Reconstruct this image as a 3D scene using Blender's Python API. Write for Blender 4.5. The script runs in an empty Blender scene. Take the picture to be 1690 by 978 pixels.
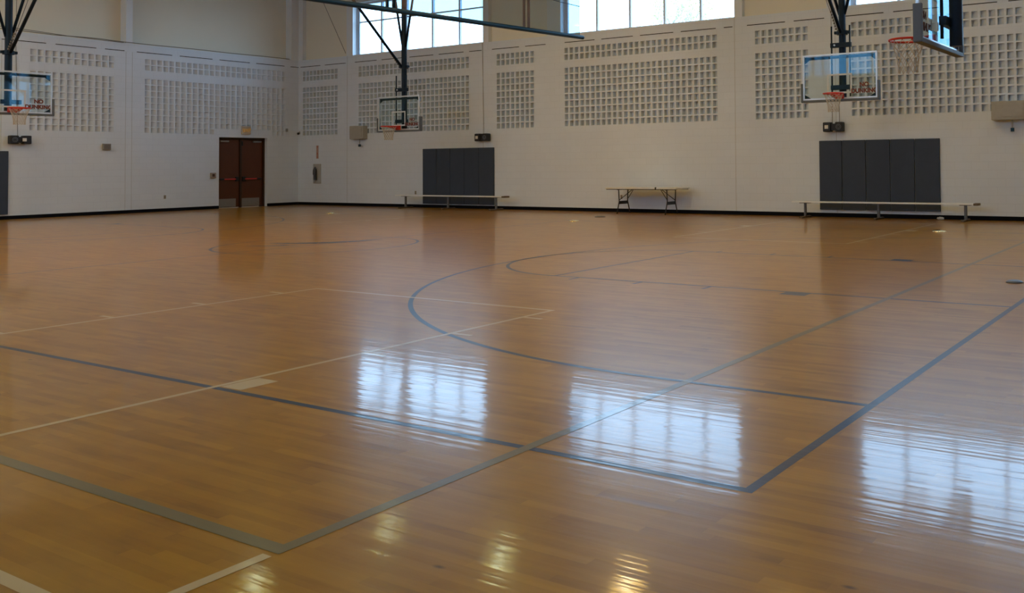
import bpy, bmesh, math, random
from mathutils import Vector, Matrix
random.seed(7)
scene = bpy.context.scene
COL = scene.collection
PI = math.pi

# ------------------------------------------------------------------ camera
IW, IH = 1690.0, 978.0
F_PX, CX, CY = 1509.97, 1150.73, 224.84
YAW, PITCH, ROLL = math.radians(30.18369), math.radians(1.62559), math.radians(-0.561826)
EYE = 1.48
fw = Vector((-math.sin(YAW)*math.cos(PITCH), math.cos(YAW)*math.cos(PITCH), math.sin(PITCH)))
rt = Vector((math.cos(YAW), math.sin(YAW), 0.0))
up = rt.cross(fw)
r2 = math.cos(ROLL)*rt + math.sin(ROLL)*up
u2 = -math.sin(ROLL)*rt + math.cos(ROLL)*up
cd = bpy.data.cameras.new('camera')
cam = bpy.data.objects.new('camera', cd)
COL.objects.link(cam)
m = Matrix((r2, u2, -fw)).transposed().to_4x4()
m.translation = Vector((0, 0, EYE))
cam.matrix_world = m
cd.sensor_fit = 'HORIZONTAL'
cd.sensor_width = 36.0
cd.lens = F_PX/IW*36.0
cd.shift_x = (IW/2-CX)/IW
cd.shift_y = (CY-IH/2)/IW
cd.clip_start = 0.05
cd.clip_end = 400
scene.camera = cam

# ------------------------------------------------------------------ sky
world = bpy.data.worlds.new('sky')
scene.world = world
world.use_nodes = True
wt = world.node_tree
wt.nodes.clear()
wo = wt.nodes.new('ShaderNodeOutputWorld')
wb = wt.nodes.new('ShaderNodeBackground')
wc = wt.nodes.new('ShaderNodeTexCoord')
ws = wt.nodes.new('ShaderNodeSeparateXYZ')
wr = wt.nodes.new('ShaderNodeValToRGB')
wr.color_ramp.elements[0].position = 0.0
wr.color_ramp.elements[0].color = (0.43, 0.70, 1.0, 1)
wr.color_ramp.elements[1].position = 0.6
wr.color_ramp.elements[1].color = (0.40, 0.66, 1.0, 1)
wt.links.new(wc.outputs['Generated'], ws.inputs[0])
wt.links.new(ws.outputs['Z'], wr.inputs[0])
wt.links.new(wr.outputs[0], wb.inputs[0])
SKY = 6.0
LAMP_W = 12.0
wb.inputs[1].default_value = SKY
wt.links.new(wb.outputs[0], wo.inputs[0])

# ------------------------------------------------------------------ view
scene.view_settings.view_transform = 'Standard'
scene.view_settings.look = 'None'
scene.view_settings.gamma = 1.0
scene.view_settings.use_curve_mapping = False
scene.view_settings.exposure = 0.32
scene.cycles.max_bounces = 10
scene.cycles.diffuse_bounces = 5
scene.cycles.glossy_bounces = 4
scene.cycles.transparent_max_bounces = 16
scene.cycles.caustics_reflective = False
scene.cycles.caustics_refractive = False
scene.cycles.sample_clamp_indirect = 6.0
scene.cycles.use_denoising = True

# ------------------------------------------------------------------ room numbers (metres)
YB, XL = 22.81, -31.11          # back wall plane, left wall plane
YN, XR = -1.2, 1.4              # near wall, right wall
HC = 9.0                        # ceiling
ZL = 5.56                       # ledge / sill
ZW = 7.5                        # window head

# ------------------------------------------------------------------ materials
def lin(c):
    out = []
    for v in c:
        v = v/255.0
        out.append(v/12.92 if v <= 0.04045 else ((v+0.055)/1.055)**2.4)
    return (*out, 1)

def mat(name, col, rough=0.5, metal=0.0, noise=0.0, nscale=8.0, bump=0.0, spec=None, coat=0.0):
    M = bpy.data.materials.new(name)
    M.use_nodes = True
    nt = M.node_tree
    b = nt.nodes['Principled BSDF']
    b.inputs['Roughness'].default_value = rough
    b.inputs['Metallic'].default_value = metal
    if spec is not None:
        b.inputs['Specular IOR Level'].default_value = spec
    b.inputs['Coat Weight'].default_value = coat
    tc = nt.nodes.new('ShaderNodeTexCoord')
    nz = nt.nodes.new('ShaderNodeTexNoise')
    nz.inputs['Scale'].default_value = nscale
    nz.inputs['Detail'].default_value = 4
    nt.links.new(tc.outputs['Object'], nz.inputs['Vector'])
    mx = nt.nodes.new('ShaderNodeMix')
    mx.data_type = 'RGBA'
    mx.inputs['A'].default_value = tuple(c*(1-noise) for c in col[:3]) + (1,)
    mx.inputs['B'].default_value = tuple(min(1, c*(1+noise)) for c in col[:3]) + (1,)
    nt.links.new(nz.outputs['Fac'], mx.inputs['Factor'])
    nt.links.new(mx.outputs['Result'], b.inputs['Base Color'])
    if bump:
        bp = nt.nodes.new('ShaderNodeBump')
        bp.inputs['Strength'].default_value = bump
        bp.inputs['Distance'].default_value = 0.01
        nt.links.new(nz.outputs['Fac'], bp.inputs['Height'])
        nt.links.new(bp.outputs['Normal'], b.inputs['Normal'])
    return M

def wall_mat(name, col, axis):
    """painted concrete block: faint joints and roller texture"""
    M = bpy.data.materials.new(name)
    M.use_nodes = True
    nt = M.node_tree
    b = nt.nodes['Principled BSDF']
    b.inputs['Roughness'].default_value = 0.55
    b.inputs['Specular IOR Level'].default_value = 0.3
    tc = nt.nodes.new('ShaderNodeTexCoord')
    sp = nt.nodes.new('ShaderNodeSeparateXYZ')
    cb = nt.nodes.new('ShaderNodeCombineXYZ')
    nt.links.new(tc.outputs['Object'], sp.inputs[0])
    nt.links.new(sp.outputs[axis], cb.inputs['X'])
    nt.links.new(sp.outputs['Z'], cb.inputs['Y'])
    br = nt.nodes.new('ShaderNodeTexBrick')
    br.inputs['Color1'].default_value = (1, 1, 1, 1)
    br.inputs['Color2'].default_value = (0.96, 0.96, 0.96, 1)
    br.inputs['Mortar'].default_value = (0.75, 0.75, 0.75, 1)
    br.inputs['Scale'].default_value = 1.0
    br.inputs['Mortar Size'].default_value = 0.004
    br.inputs['Mortar Smooth'].default_value = 0.6
    br.inputs['Brick Width'].default_value = 0.4064
    br.inputs['Row Height'].default_value = 0.2032
    nt.links.new(cb.outputs[0], br.inputs['Vector'])
    nz = nt.nodes.new('ShaderNodeTexNoise')
    nz.inputs['Scale'].default_value = 0.7
    nz.inputs['Detail'].default_value = 6
    nt.links.new(tc.outputs['Object'], nz.inputs['Vector'])
    rp = nt.nodes.new('ShaderNodeMapRange')
    rp.inputs['To Min'].default_value = 0.93
    rp.inputs['To Max'].default_value = 1.04
    nt.links.new(nz.outputs['Fac'], rp.inputs['Value'])
    m1 = nt.nodes.new('ShaderNodeMix'); m1.data_type = 'RGBA'; m1.blend_type = 'MULTIPLY'
    m1.inputs['Factor'].default_value = 0.55
    m1.inputs['A'].default_value = col
    nt.links.new(br.outputs['Color'], m1.inputs['B'])
    m2 = nt.nodes.new('ShaderNodeVectorMath'); m2.operation = 'SCALE'
    nt.links.new(m1.outputs['Result'], m2.inputs[0])
    nt.links.new(rp.outputs['Result'], m2.inputs['Scale'])
    nt.links.new(m2.outputs[0], b.inputs['Base Color'])
    bp = nt.nodes.new('ShaderNodeBump')
    bp.inputs['Strength'].default_value = 0.25
    bp.inputs['Distance'].default_value = 0.004
    nt.links.new(br.outputs['Fac'], bp.inputs['Height'])
    bp.invert = True
    nt.links.new(bp.outputs['Normal'], b.inputs['Normal'])
    return M

def floor_finish(nt, b, tc):
    """varnish: roughness variation and the cupped strips that break up reflections"""
    mp = nt.nodes.new('ShaderNodeMapping')
    mp.inputs['Scale'].default_value = (0.5, 17.0, 1)
    nt.links.new(tc.outputs['Object'], mp.inputs['Vector'])
    nz = nt.nodes.new('ShaderNodeTexNoise')
    nz.inputs['Scale'].default_value = 1.0
    nz.inputs['Detail'].default_value = 2
    nt.links.new(mp.outputs[0], nz.inputs['Vector'])
    mp2 = nt.nodes.new('ShaderNodeMapping')
    mp2.inputs['Scale'].default_value = (2.2, 3.5, 1)
    nt.links.new(tc.outputs['Object'], mp2.inputs['Vector'])
    nz2 = nt.nodes.new('ShaderNodeTexNoise')
    nz2.inputs['Scale'].default_value = 1.6
    nz2.inputs['Detail'].default_value = 3
    nt.links.new(mp2.outputs[0], nz2.inputs['Vector'])
    b1 = nt.nodes.new('ShaderNodeBump')
    b1.inputs['Strength'].default_value = 1.0
    b1.inputs['Distance'].default_value = 0.0010
    nt.links.new(nz.outputs['Fac'], b1.inputs['Height'])
    b2 = nt.nodes.new('ShaderNodeBump')
    b2.inputs['Strength'].default_value = 1.0
    b2.inputs['Distance'].default_value = 0.0008
    nt.links.new(nz2.outputs['Fac'], b2.inputs['Height'])
    nt.links.new(b1.outputs['Normal'], b2.inputs['Normal'])
    nt.links.new(b2.outputs['Normal'], b.inputs['Normal'])
    nt.links.new(b2.outputs['Normal'], b.inputs['Coat Normal'])
    b.inputs['Roughness'].default_value = 0.295
    b.inputs['Coat Weight'].default_value = 0.48
    b.inputs['Specular IOR Level'].default_value = 0.30
    b.inputs['Coat IOR'].default_value = 1.5
    mr = nt.nodes.new('ShaderNodeMapRange')
    mr.inputs['To Min'].default_value = 0.05
    mr.inputs['To Max'].default_value = 0.11
    nt.links.new(nz2.outputs['Fac'], mr.inputs['Value'])
    nt.links.new(mr.outputs['Result'], b.inputs['Coat Roughness'])
    b.inputs['IOR'].default_value = 1.5

def wood_mat():
    M = bpy.data.materials.new('maple_floor')
    M.use_nodes = True
    nt = M.node_tree
    b = nt.nodes['Principled BSDF']
    tc = nt.nodes.new('ShaderNodeTexCoord')
    br = nt.nodes.new('ShaderNodeTexBrick')
    br.offset = 0.37; br.offset_frequency = 3
    br.squash = 1.45; br.squash_frequency = 5
    br.inputs['Color1'].default_value = (0.0, 0.0, 0.0, 1)
    br.inputs['Color2'].default_value = (1.0, 1.0, 1.0, 1)
    br.inputs['Mortar'].default_value = (0.0, 0.0, 0.0, 1)
    br.inputs['Scale'].default_value = 1.0
    br.inputs['Mortar Size'].default_value = 0.0004
    br.inputs['Mortar Smooth'].default_value = 0.3
    br.inputs['Brick Width'].default_value = 0.62
    br.inputs['Row Height'].default_value = 0.0572
    nt.links.new(tc.outputs['Object'], br.inputs['Vector'])
    # long soft figure along each strip, and broad patches
    mp = nt.nodes.new('ShaderNodeMapping')
    mp.inputs['Scale'].default_value = (1.6, 12.0, 1)
    nt.links.new(tc.outputs['Object'], mp.inputs['Vector'])
    nz = nt.nodes.new('ShaderNodeTexNoise')
    nz.inputs['Scale'].default_value = 1.4
    nz.inputs['Detail'].default_value = 6
    nt.links.new(mp.outputs[0], nz.inputs['Vector'])
    nb = nt.nodes.new('ShaderNodeTexNoise')
    nb.inputs['Scale'].default_value = 3.2
    nb.inputs['Detail'].default_value = 3
    nt.links.new(tc.outputs['Object'], nb.inputs['Vector'])
    a1 = nt.nodes.new('ShaderNodeMath'); a1.operation = 'MULTIPLY'; a1.inputs[1].default_value = 0.34
    nt.links.new(br.outputs['Color'], a1.inputs[0])
    a2 = nt.nodes.new('ShaderNodeMath'); a2.operation = 'MULTIPLY_ADD'; a2.inputs[1].default_value = 0.56
    nt.links.new(nz.outputs['Fac'], a2.inputs[0]); nt.links.new(a1.outputs[0], a2.inputs[2])
    a3 = nt.nodes.new('ShaderNodeMath'); a3.operation = 'MULTIPLY_ADD'; a3.inputs[1].default_value = 0.42
    nt.links.new(nb.outputs['Fac'], a3.inputs[0]); nt.links.new(a2.outputs[0], a3.inputs[2])
    cr = nt.nodes.new('ShaderNodeValToRGB')
    e = cr.color_ramp.elements
    e[0].position = 0.22; e[0].color = WOOD_DARK
    e[1].position = 0.95; e[1].color = WOOD_LIGHT
    k = e.new(0.5); k.color = WOOD_MID
    nt.links.new(a3.outputs[0], cr.inputs[0])
    # small dark knots
    vo = nt.nodes.new('ShaderNodeTexVoronoi')
    vo.inputs['Scale'].default_value = 1.9
    mpv = nt.nodes.new('ShaderNodeMapping'); mpv.inputs['Scale'].default_value = (0.7, 1.6, 1)
    nt.links.new(tc.outputs['Object'], mpv.inputs['Vector'])
    nt.links.new(mpv.outputs[0], vo.inputs['Vector'])
    kn = nt.nodes.new('ShaderNodeMapRange')
    kn.inputs['From Min'].default_value = 0.012; kn.inputs['From Max'].default_value = 0.05
    kn.inputs['To Min'].default_value = 0.35; kn.inputs['To Max'].default_value = 1.0
    nt.links.new(vo.outputs['Distance'], kn.inputs['Value'])
    sc = nt.nodes.new('ShaderNodeVectorMath'); sc.operation = 'SCALE'
    nt.links.new(cr.outputs[0], sc.inputs[0]); nt.links.new(kn.outputs['Result'], sc.inputs['Scale'])
    nt.links.new(sc.outputs[0], b.inputs['Base Color'])
    floor_finish(nt, b, tc)
    return M

def paint_mat(name, col):
    """line paint under the same varnish as the boards"""
    M = bpy.data.materials.new(name)
    M.use_nodes = True
    nt = M.node_tree
    b = nt.nodes['Principled BSDF']
    b.inputs['Base Color'].default_value = col
    tc = nt.nodes.new('ShaderNodeTexCoord')
    floor_finish(nt, b, tc)
    return M

def glass_mat(name, tint=(1, 1, 1, 1), refl=1.0, ior=1.5):
    M = bpy.data.materials.new(name)
    M.use_nodes = True
    nt = M.node_tree
    nt.nodes.clear()
    o = nt.nodes.new('ShaderNodeOutputMaterial')
    t = nt.nodes.new('ShaderNodeBsdfTransparent'); t.inputs[0].default_value = tint
    g = nt.nodes.new('ShaderNodeBsdfGlossy'); g.inputs['Roughness'].default_value = 0.02
    g.inputs['Color'].default_value = refl if isinstance(refl, tuple) else (refl, refl, refl, 1)
    f = nt.nodes.new('ShaderNodeFresnel'); f.inputs['IOR'].default_value = ior
    x = nt.nodes.new('ShaderNodeMixShader')
    gm = nt.nodes.new('ShaderNodeNewGeometry')
    iv = nt.nodes.new('ShaderNodeMath'); iv.operation = 'SUBTRACT'; iv.inputs[0].default_value = 1.0
    nt.links.new(gm.outputs['Backfacing'], iv.inputs[1])
    ml = nt.nodes.new('ShaderNodeMath'); ml.operation = 'MULTIPLY'
    nt.links.new(f.outputs[0], ml.inputs[0]); nt.links.new(iv.outputs[0], ml.inputs[1])
    nt.links.new(ml.outputs[0], x.inputs[0]); nt.links.new(t.outputs[0], x.inputs[1]); nt.links.new(g.outputs[0], x.inputs[2])
    nt.links.new(x.outputs[0], o.inputs[0])
    return M

def mesh_cloth_mat(name, tint, diff, w):
    M = bpy.data.materials.new(name)
    M.use_nodes = True
    nt = M.node_tree
    nt.nodes.clear()
    o = nt.nodes.new('ShaderNodeOutputMaterial')
    t = nt.nodes.new('ShaderNodeBsdfTransparent'); t.inputs[0].default_value = tint
    d = nt.nodes.new('ShaderNodeBsdfDiffuse'); d.inputs[0].default_value = diff
    x = nt.nodes.new('ShaderNodeMixShader'); x.inputs[0].default_value = w
    nt.links.new(t.outputs[0], x.inputs[1]); nt.links.new(d.outputs[0], x.inputs[2])
    nt.links.new(x.outputs[0], o.inputs[0])
    return M

def emit_mat(name, col, s):
    M = bpy.data.materials.new(name)
    M.use_nodes = True
    nt = M.node_tree
    nt.nodes.clear()
    o = nt.nodes.new('ShaderNodeOutputMaterial')
    e = nt.nodes.new('ShaderNodeEmission'); e.inputs[0].default_value = col; e.inputs[1].default_value = s
    nt.links.new(e.outputs[0], o.inputs[0])
    return M

WOOD_DARK = (0.18, 0.068, 0.001, 1)
WOOD_MID = (0.345, 0.150, 0.003, 1)
WOOD_LIGHT = (0.47, 0.23, 0.009, 1)
WALL_C = (0.67, 0.725, 0.79, 1)
M_FLOOR = wood_mat()
M_WB = wall_mat('painted_block_back', WALL_C, 'X')
M_WL = wall_mat('painted_block_side', WALL_C, 'Y')
M_CREAM = mat('cream_panel_paint', (0.74, 0.70, 0.58, 1), 0.6, noise=0.03, nscale=1.5)
M_WU = mat('painted_panel', (0.68, 0.72, 0.75, 1), 0.6, noise=0.03, nscale=1.5)
M_CEIL = mat('ceiling_paint', (0.36, 0.35, 0.33, 1), 0.7, noise=0.03)
M_BASE = mat('baseboard_rubber', (0.004, 0.005, 0.009, 1), 0.7, noise=0.2, spec=0.08)
M_BLUE = paint_mat('blue_line_paint', (0.010, 0.036, 0.095, 1))
M_WHITE = paint_mat('cream_line_paint', (0.58, 0.45, 0.25, 1))
M_GRAY = paint_mat('gray_line_paint', (0.19, 0.155, 0.085, 1))
M_DARKSLOT = mat('slot_shadow', (0.008, 0.007, 0.006, 1), 0.9)
M_ALU = mat('pale_aluminium', (0.62, 0.66, 0.72, 1), 0.35, 0.6, noise=0.05)
M_WINF = mat('window_frame_paint', (0.50, 0.56, 0.64, 1), 0.4, 0.3, noise=0.04)
M_NAVY = mat('navy_steel', (0.003, 0.012, 0.028, 1), 0.45, 0.0, noise=0.25, nscale=20, spec=0.2)
M_BLUEST = mat('blue_steel', (0.003, 0.034, 0.075, 1), 0.4, 0.0, noise=0.2, nscale=20, spec=0.25)
M_PANE = glass_mat('window_glass', (0.97, 0.99, 1, 1), 0.8)
M_BGLASS = glass_mat('backboard_glass', (0.90, 0.95, 0.96, 1), (0.25, 0.50, 0.64, 1), 1.6)
M_PAD = mat('charcoal_foam_edge', (0.095, 0.11, 0.13, 1), 0.6, noise=0.1, nscale=30)
M_RIM = mat('rim_orange_red', (0.55, 0.018, 0.006, 1), 0.4, noise=0.1, nscale=20)
M_NET = mat('net_cord', (0.50, 0.44, 0.36, 1), 0.8, noise=0.1)
M_RED = mat('warning_lettering', (0.13, 0.018, 0.006, 1), 0.6)
M_SQ = mat('target_square_paint', (0.52, 0.55, 0.57, 1), 0.5)
M_DOOR = mat('dark_brown_door', (0.085, 0.020, 0.004, 1), 0.42, noise=0.15, nscale=3)
M_DOORF = mat('door_frame_dark', (0.035, 0.012, 0.004, 1), 0.5)
M_STEEL = mat('brushed_steel', (0.30, 0.28, 0.25, 1), 0.4, 0.7, noise=0.15, nscale=40)
M_BLACK = mat('black_metal', (0.006, 0.007, 0.010, 1), 0.4, 0.1, noise=0.2)
M_SPK = mat('black_plastic', (0.006, 0.006, 0.010, 1), 0.5, noise=0.2)
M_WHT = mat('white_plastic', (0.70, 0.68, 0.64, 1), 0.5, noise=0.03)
M_BEIGE = mat('beige_enamel', (0.36, 0.34, 0.29, 1), 0.5, noise=0.08, nscale=12)
M_BENCH = mat('bench_aluminium', (0.80, 0.82, 0.84, 1), 0.35, 0.15, noise=0.04)
M_BLEG = mat('bench_leg_gray', (0.13, 0.14, 0.16, 1), 0.45, 0.4, noise=0.1)
M_FOOT = mat('bench_foot_brown', (0.12, 0.085, 0.055, 1), 0.6, noise=0.15)
M_VINYL = mat('charcoal_vinyl', (0.040, 0.053, 0.080, 1), 0.6, noise=0.12, nscale=4, spec=0.3)
M_TOP = mat('tabletop_laminate', (0.66, 0.65, 0.62, 1), 0.35, noise=0.05)
M_CABLE = mat('gray_cable', (0.14, 0.12, 0.10, 1), 0.6)
M_BRASS = mat('brass_cover', (0.95, 0.78, 0.42, 1), 0.12, 1.0, noise=0.03)
M_REDB = mat('red_push_bar', (0.62, 0.030, 0.018, 1), 0.4)
M_BARK = mat('pale_bark', (0.42, 0.36, 0.26, 1), 0.8, noise=0.2)
M_LEAF = mat('pale_yellow_leaves', (0.60, 0.56, 0.24, 1), 0.7, noise=0.2)
M_GRND = mat('outside_ground', (0.30, 0.30, 0.26, 1), 0.9, noise=0.2, nscale=0.3)
M_CURT = mesh_cloth_mat('blue_gray_mesh_cloth', (0.40, 0.60, 0.70, 1), (0.34, 0.25, 0.22, 1), 0.34)

# ------------------------------------------------------------------ builders
class MB:
    def __init__(s): s.v = []; s.f = []
    def add(s, vs, fs):
        n = len(s.v); s.v += [tuple(p) for p in vs]; s.f += [tuple(i+n for i in f) for f in fs]
        return s
    def box(s, x0, x1, y0, y1, z0, z1):
        v = [(x0,y0,z0),(x1,y0,z0),(x1,y1,z0),(x0,y1,z0),(x0,y0,z1),(x1,y0,z1),(x1,y1,z1),(x0,y1,z1)]
        return s.add(v, [(0,3,2,1),(4,5,6,7),(0,1,5,4),(1,2,6,5),(2,3,7,6),(3,0,4,7)])
    def bbox(s, x0, x1, y0, y1, z0, z1, b=0.01):
        bm = bmesh.new()
        bmesh.ops.create_cube(bm, size=1)
        for v in bm.verts:
            v.co = Vector(((x0+x1)/2+v.co.x*(x1-x0), (y0+y1)/2+v.co.y*(y1-y0), (z0+z1)/2+v.co.z*(z1-z0)))
        bmesh.ops.bevel(bm, geom=bm.edges[:], offset=b, segments=2, affect='EDGES', profile=0.6)
        bm.verts.index_update()
        s.add([v.co[:] for v in bm.verts], [[v.index for v in f.verts] for f in bm.faces])
        bm.free()
        return s
    def tube(s, p, q, r, n=8, r2=None, cap=True):
        p, q = Vector(p), Vector(q); d = (q-p).normalized()
        a = d.orthogonal().normalized(); b = d.cross(a)
        r2 = r if r2 is None else r2
        vs = [p+(a*math.cos(t)+b*math.sin(t))*r for t in [2*PI*i/n for i in range(n)]]
        vs += [q+(a*math.cos(t)+b*math.sin(t))*r2 for t in [2*PI*i/n for i in range(n)]]
        fs = [(i, (i+1) % n, n+(i+1) % n, n+i) for i in range(n)]
        if cap: fs += [tuple(range(n-1, -1, -1)), tuple(range(n, 2*n))]
        return s.add(vs, fs)
    def path(s, pts, r, n=6):
        for a, b in zip(pts, pts[1:]): s.tube(a, b, r, n)
        return s
    def bar(s, p, q, w, h, upv=(0, 0, 1)):
        p, q = Vector(p), Vector(q); d = (q-p).normalized(); u = Vector(upv)
        a = d.cross(u)
        a = (a if a.length > 1e-4 else d.orthogonal()).normalized(); b = a.cross(d).normalized()
        vs = [e+a*sx*w/2+b*sy*h/2 for e in (p, q) for sx, sy in ((-1,-1),(1,-1),(1,1),(-1,1))]
        return s.add(vs, [(0,1,2,3),(7,6,5,4),(0,4,5,1),(1,5,6,2),(2,6,7,3),(3,7,4,0)])
    def lathe(s, prof, c=(0,0,0), n=24):
        vs = []; fs = []
        for r, z in prof:
            vs += [(c[0]+r*math.cos(2*PI*i/n), c[1]+r*math.sin(2*PI*i/n), c[2]+z) for i in range(n)]
        for k in range(len(prof)-1):
            for i in range(n): fs.append((k*n+i, k*n+(i+1) % n, (k+1)*n+(i+1) % n, (k+1)*n+i))
        fs.append(tuple(range(n-1, -1, -1)))
        fs.append(tuple(range((len(prof)-1)*n, len(prof)*n)))
        return s.add(vs, fs)
    def torus(s, c, R, r, axis='Z', N=32, n=8):
        vs = []; fs = []
        for i in range(N):
            t = 2*PI*i/N
            for j in range(n):
                p = 2*PI*j/n
                a, b, z = (R+r*math.cos(p))*math.cos(t), (R+r*math.cos(p))*math.sin(t), r*math.sin(p)
                v = {'Z': (a, b, z), 'Y': (a, z, b), 'X': (z, a, b)}[axis]
                vs.append((c[0]+v[0], c[1]+v[1], c[2]+v[2]))
        for i in range(N):
            for j in range(n): fs.append((i*n+j, ((i+1) % N)*n+j, ((i+1) % N)*n+(j+1) % n, i*n+(j+1) % n))
        return s.add(vs, fs)
    def strip(s, p, q, w, z):
        p, q = Vector((*p, 0)), Vector((*q, 0)); d = (q-p).normalized(); a = Vector((-d.y, d.x, 0))*w/2
        vs = [(v.x, v.y, z) for v in (p-a, q-a, q+a, p+a)]
        return s.add(vs, [(0,1,2,3)])
    def arc(s, c, r, a0, a1, w, z, n=64):
        vs = []; fs = []
        for i in range(n+1):
            t = a0+(a1-a0)*i/n
            for q in (r-w/2, r+w/2): vs.append((c[0]+q*math.cos(t), c[1]+q*math.sin(t), z))
        for i in range(n): fs.append((2*i, 2*i+1, 2*i+3, 2*i+2))
        return s.add(vs, fs)
    def build(s, name, m, parent=None, smooth=False, loc=(0,0,0)):
        me = bpy.data.meshes.new(name)
        me.from_pydata(s.v, [], s.f)
        me.validate()
        bm = bmesh.new(); bm.from_mesh(me)
        bmesh.ops.recalc_face_normals(bm, faces=bm.faces[:])
        bm.to_mesh(me); bm.free()
        me.materials.append(m)
        if smooth:
            for p in me.polygons: p.use_smooth = True
        o = bpy.data.objects.new(name, me)
        COL.objects.link(o)
        o.location = loc
        if parent: o.parent = parent
        return o

def smooth_by_angle(o, ang=40):
    me = o.data
    for p in me.polygons: p.use_smooth = True
    me.set_sharp_from_angle(angle=math.radians(ang))
    return o

def tag(o, label, cat, group=None):
    o['label'] = label; o['category'] = cat
    if group: o['group'] = group
    return o
def struct(o, label=None):
    o['kind'] = 'structure'
    if label: o['label'] = label
    return o
def thing(name, label, cat, loc=(0,0,0), rotz=0.0, group=None):
    o = bpy.data.objects.new(name, None); COL.objects.link(o)
    o.empty_display_size = 0.1
    o.location = loc; o.rotation_euler = (0, 0, rotz)
    return tag(o, label, cat, group)
def dup(root, loc, rotz, label, group=None):
    r = root.copy(); COL.objects.link(r); r.location = loc; r.rotation_euler = (0, 0, rotz)
    r['label'] = label
    if group: r['group'] = group
    for ch in list(root.children):
        c = ch.copy(); COL.objects.link(c); c.parent = r
        for g in ch.children:
            d = g.copy(); COL.objects.link(d); d.parent = c
    return r
def lettering(name, txt, size, m, parent, loc, rot, depth=0.002, bold=0.0, align='CENTER'):
    cu = bpy.data.curves.new(name, 'FONT')
    cu.body = txt; cu.size = size; cu.extrude = depth; cu.align_x = align; cu.offset = bold
    cu.space_line = 1.05
    tmp = bpy.data.objects.new(name+'_tmp', cu); COL.objects.link(tmp)
    dg = bpy.context.evaluated_depsgraph_get()
    me = bpy.data.meshes.new_from_object(tmp.evaluated_get(dg))
    bpy.data.objects.remove(tmp)
    me.materials.clear(); me.materials.append(m)
    o = bpy.data.objects.new(name, me); COL.objects.link(o)
    o.location = loc; o.rotation_euler = rot
    if parent: o.parent = parent
    return o

# ================================================================== SETTING
FT = 0.25
fl = MB().box(XL-FT, XR+FT, YN-FT, YB+FT, -0.15, 0).build('floor', M_FLOOR)
struct(fl, 'glossy maple strip sports floor')

# ---- painted court markings (parts of the floor)
Z1 = 0.0006
W5 = 0.05
XC, YC = -14.9, 11.355            # centre of the long court
XB = -1.91                        # near baseline of the long court
XB2 = 2*XC-XB
YA, YA2 = 3.71, 2*YC-3.71
blue = MB()
def rect(mb, x0, x1, y0, y1, z): mb.add([(x0,y0,z),(x1,y0,z),(x1,y1,z),(x0,y1,z)], [(0,1,2,3)])
rect(blue, XB-0.025, XB+0.03, YA-0.025, YA2+0.025, Z1)
rect(blue, XB2-0.03, XB2+0.025, YA-0.025, YA2+0.025, Z1)
rect(blue, XB2+0.025, XB-0.025, YA-0.025, YA+0.025, Z1)
rect(blue, XB2+0.025, XB-0.025, YA2-0.025, YA2+0.025, Z1)
rect(blue, XC-0.025, XC+0.025, YA+0.025, YA2-0.025, Z1)
for sgn, xb in ((1, XB), (-1, XB2)):
    rx = xb-sgn*1.60               # below the rim
    yl, yf = 9.54, 13.18
    R3 = 6.02
    xft = xb-sgn*5.84
    for y in (yl, yf): blue.strip((xb, y), (xft, y), W5, Z1+0.0002)
    blue.strip((xft, yl), (xft, yf), W5, Z1+0.0004)
    a0 = PI/2 if sgn > 0 else -PI/2
    blue.arc((xft, YC), 1.82, a0, a0+PI, W5, Z1+0.0003)
    blue.arc((rx, YC), R3, a0, a0+PI, W5, Z1+0.0003, 96)
    for y in (YC-R3, YC+R3): blue.strip((xb, y), (rx, y), W5, Z1+0.0002)
    for side, y in ((-1, yl), (1, yf)):
        for dx in (5.40, 4.42, 3.44):
            rect(blue, *sorted((xb-sgn*dx, xb-sgn*(dx+0.05))), *sorted((y+side*0.02, y+side*0.22)), Z1+0.0002)
        rect(blue, *sorted((xb-sgn*2.17, xb-sgn*2.48)), *sorted((y+side*0.02, y+side*0.22)), Z1+0.0002)
blue.arc((XC, YC), 1.80, 0, 2*PI, W5, Z1+0.0002, 72)
bl = blue.build('blue_court_lines', M_BLUE, fl); bl['label'] = 'navy blue basketball court lines'

white = MB()
for cxx in (-7.765, 2*XC+7.765):
    xa, xb_ = cxx-1.815, cxx+1.815
    for sg, yb, yft in ((1, 1.63, 7.28), (-1, 21.16, 15.50)):
        for x in (xa, xb_): white.strip((x, yb), (x, yft), W5, Z1+0.0005)
        white.strip((xa-0.025, yft), (xb_+0.025, yft), W5, Z1+0.0006)
        for side, x in ((-1, xa), (1, xb_)):
            for k in (0.42, 1.36, 2.30):
                rect(white, *sorted((x+side*0.02, x+side*0.24)), *sorted((yft-sg*k, yft-sg*(k+0.05))), Z1+0.0004)
            rect(white, *sorted((x+side*0.035, x+side*0.25)), *sorted((yft-sg*3.25, yft-sg*3.53)), Z1+0.0004)
    white.strip((cxx-5.2, 1.63), (cxx+4.2, 1.63), 0.055, Z1+0.0004)
    white.strip((cxx-7.0, 21.16), (cxx+5.4, 21.16), 0.05, Z1+0.0004)
white.strip((-3.205, 2.22), (-3.205, 1.655), 0.055, Z1+0.0006)
wl_ = white.build('cream_court_lines', M_WHITE, fl); wl_['label'] = 'cream cross court lines'
gray = MB()
rect(gray, -12.3, -3.205+0.033, 2.245, 2.312, Z1+0.0008)
rect(gray, -3.205-0.033, -3.205+0.033, 2.312, 20.3, Z1+0.0007)
gray.strip((-12.3, 20.3), (-3.2, 20.3), 0.05, Z1+0.0006)
gy = gray.build('gray_court_lines', M_GRAY, fl); gy['label'] = 'soft gray volleyball court lines'
sw = MB()   # blue brush-stroke mark inside the centre circle
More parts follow.
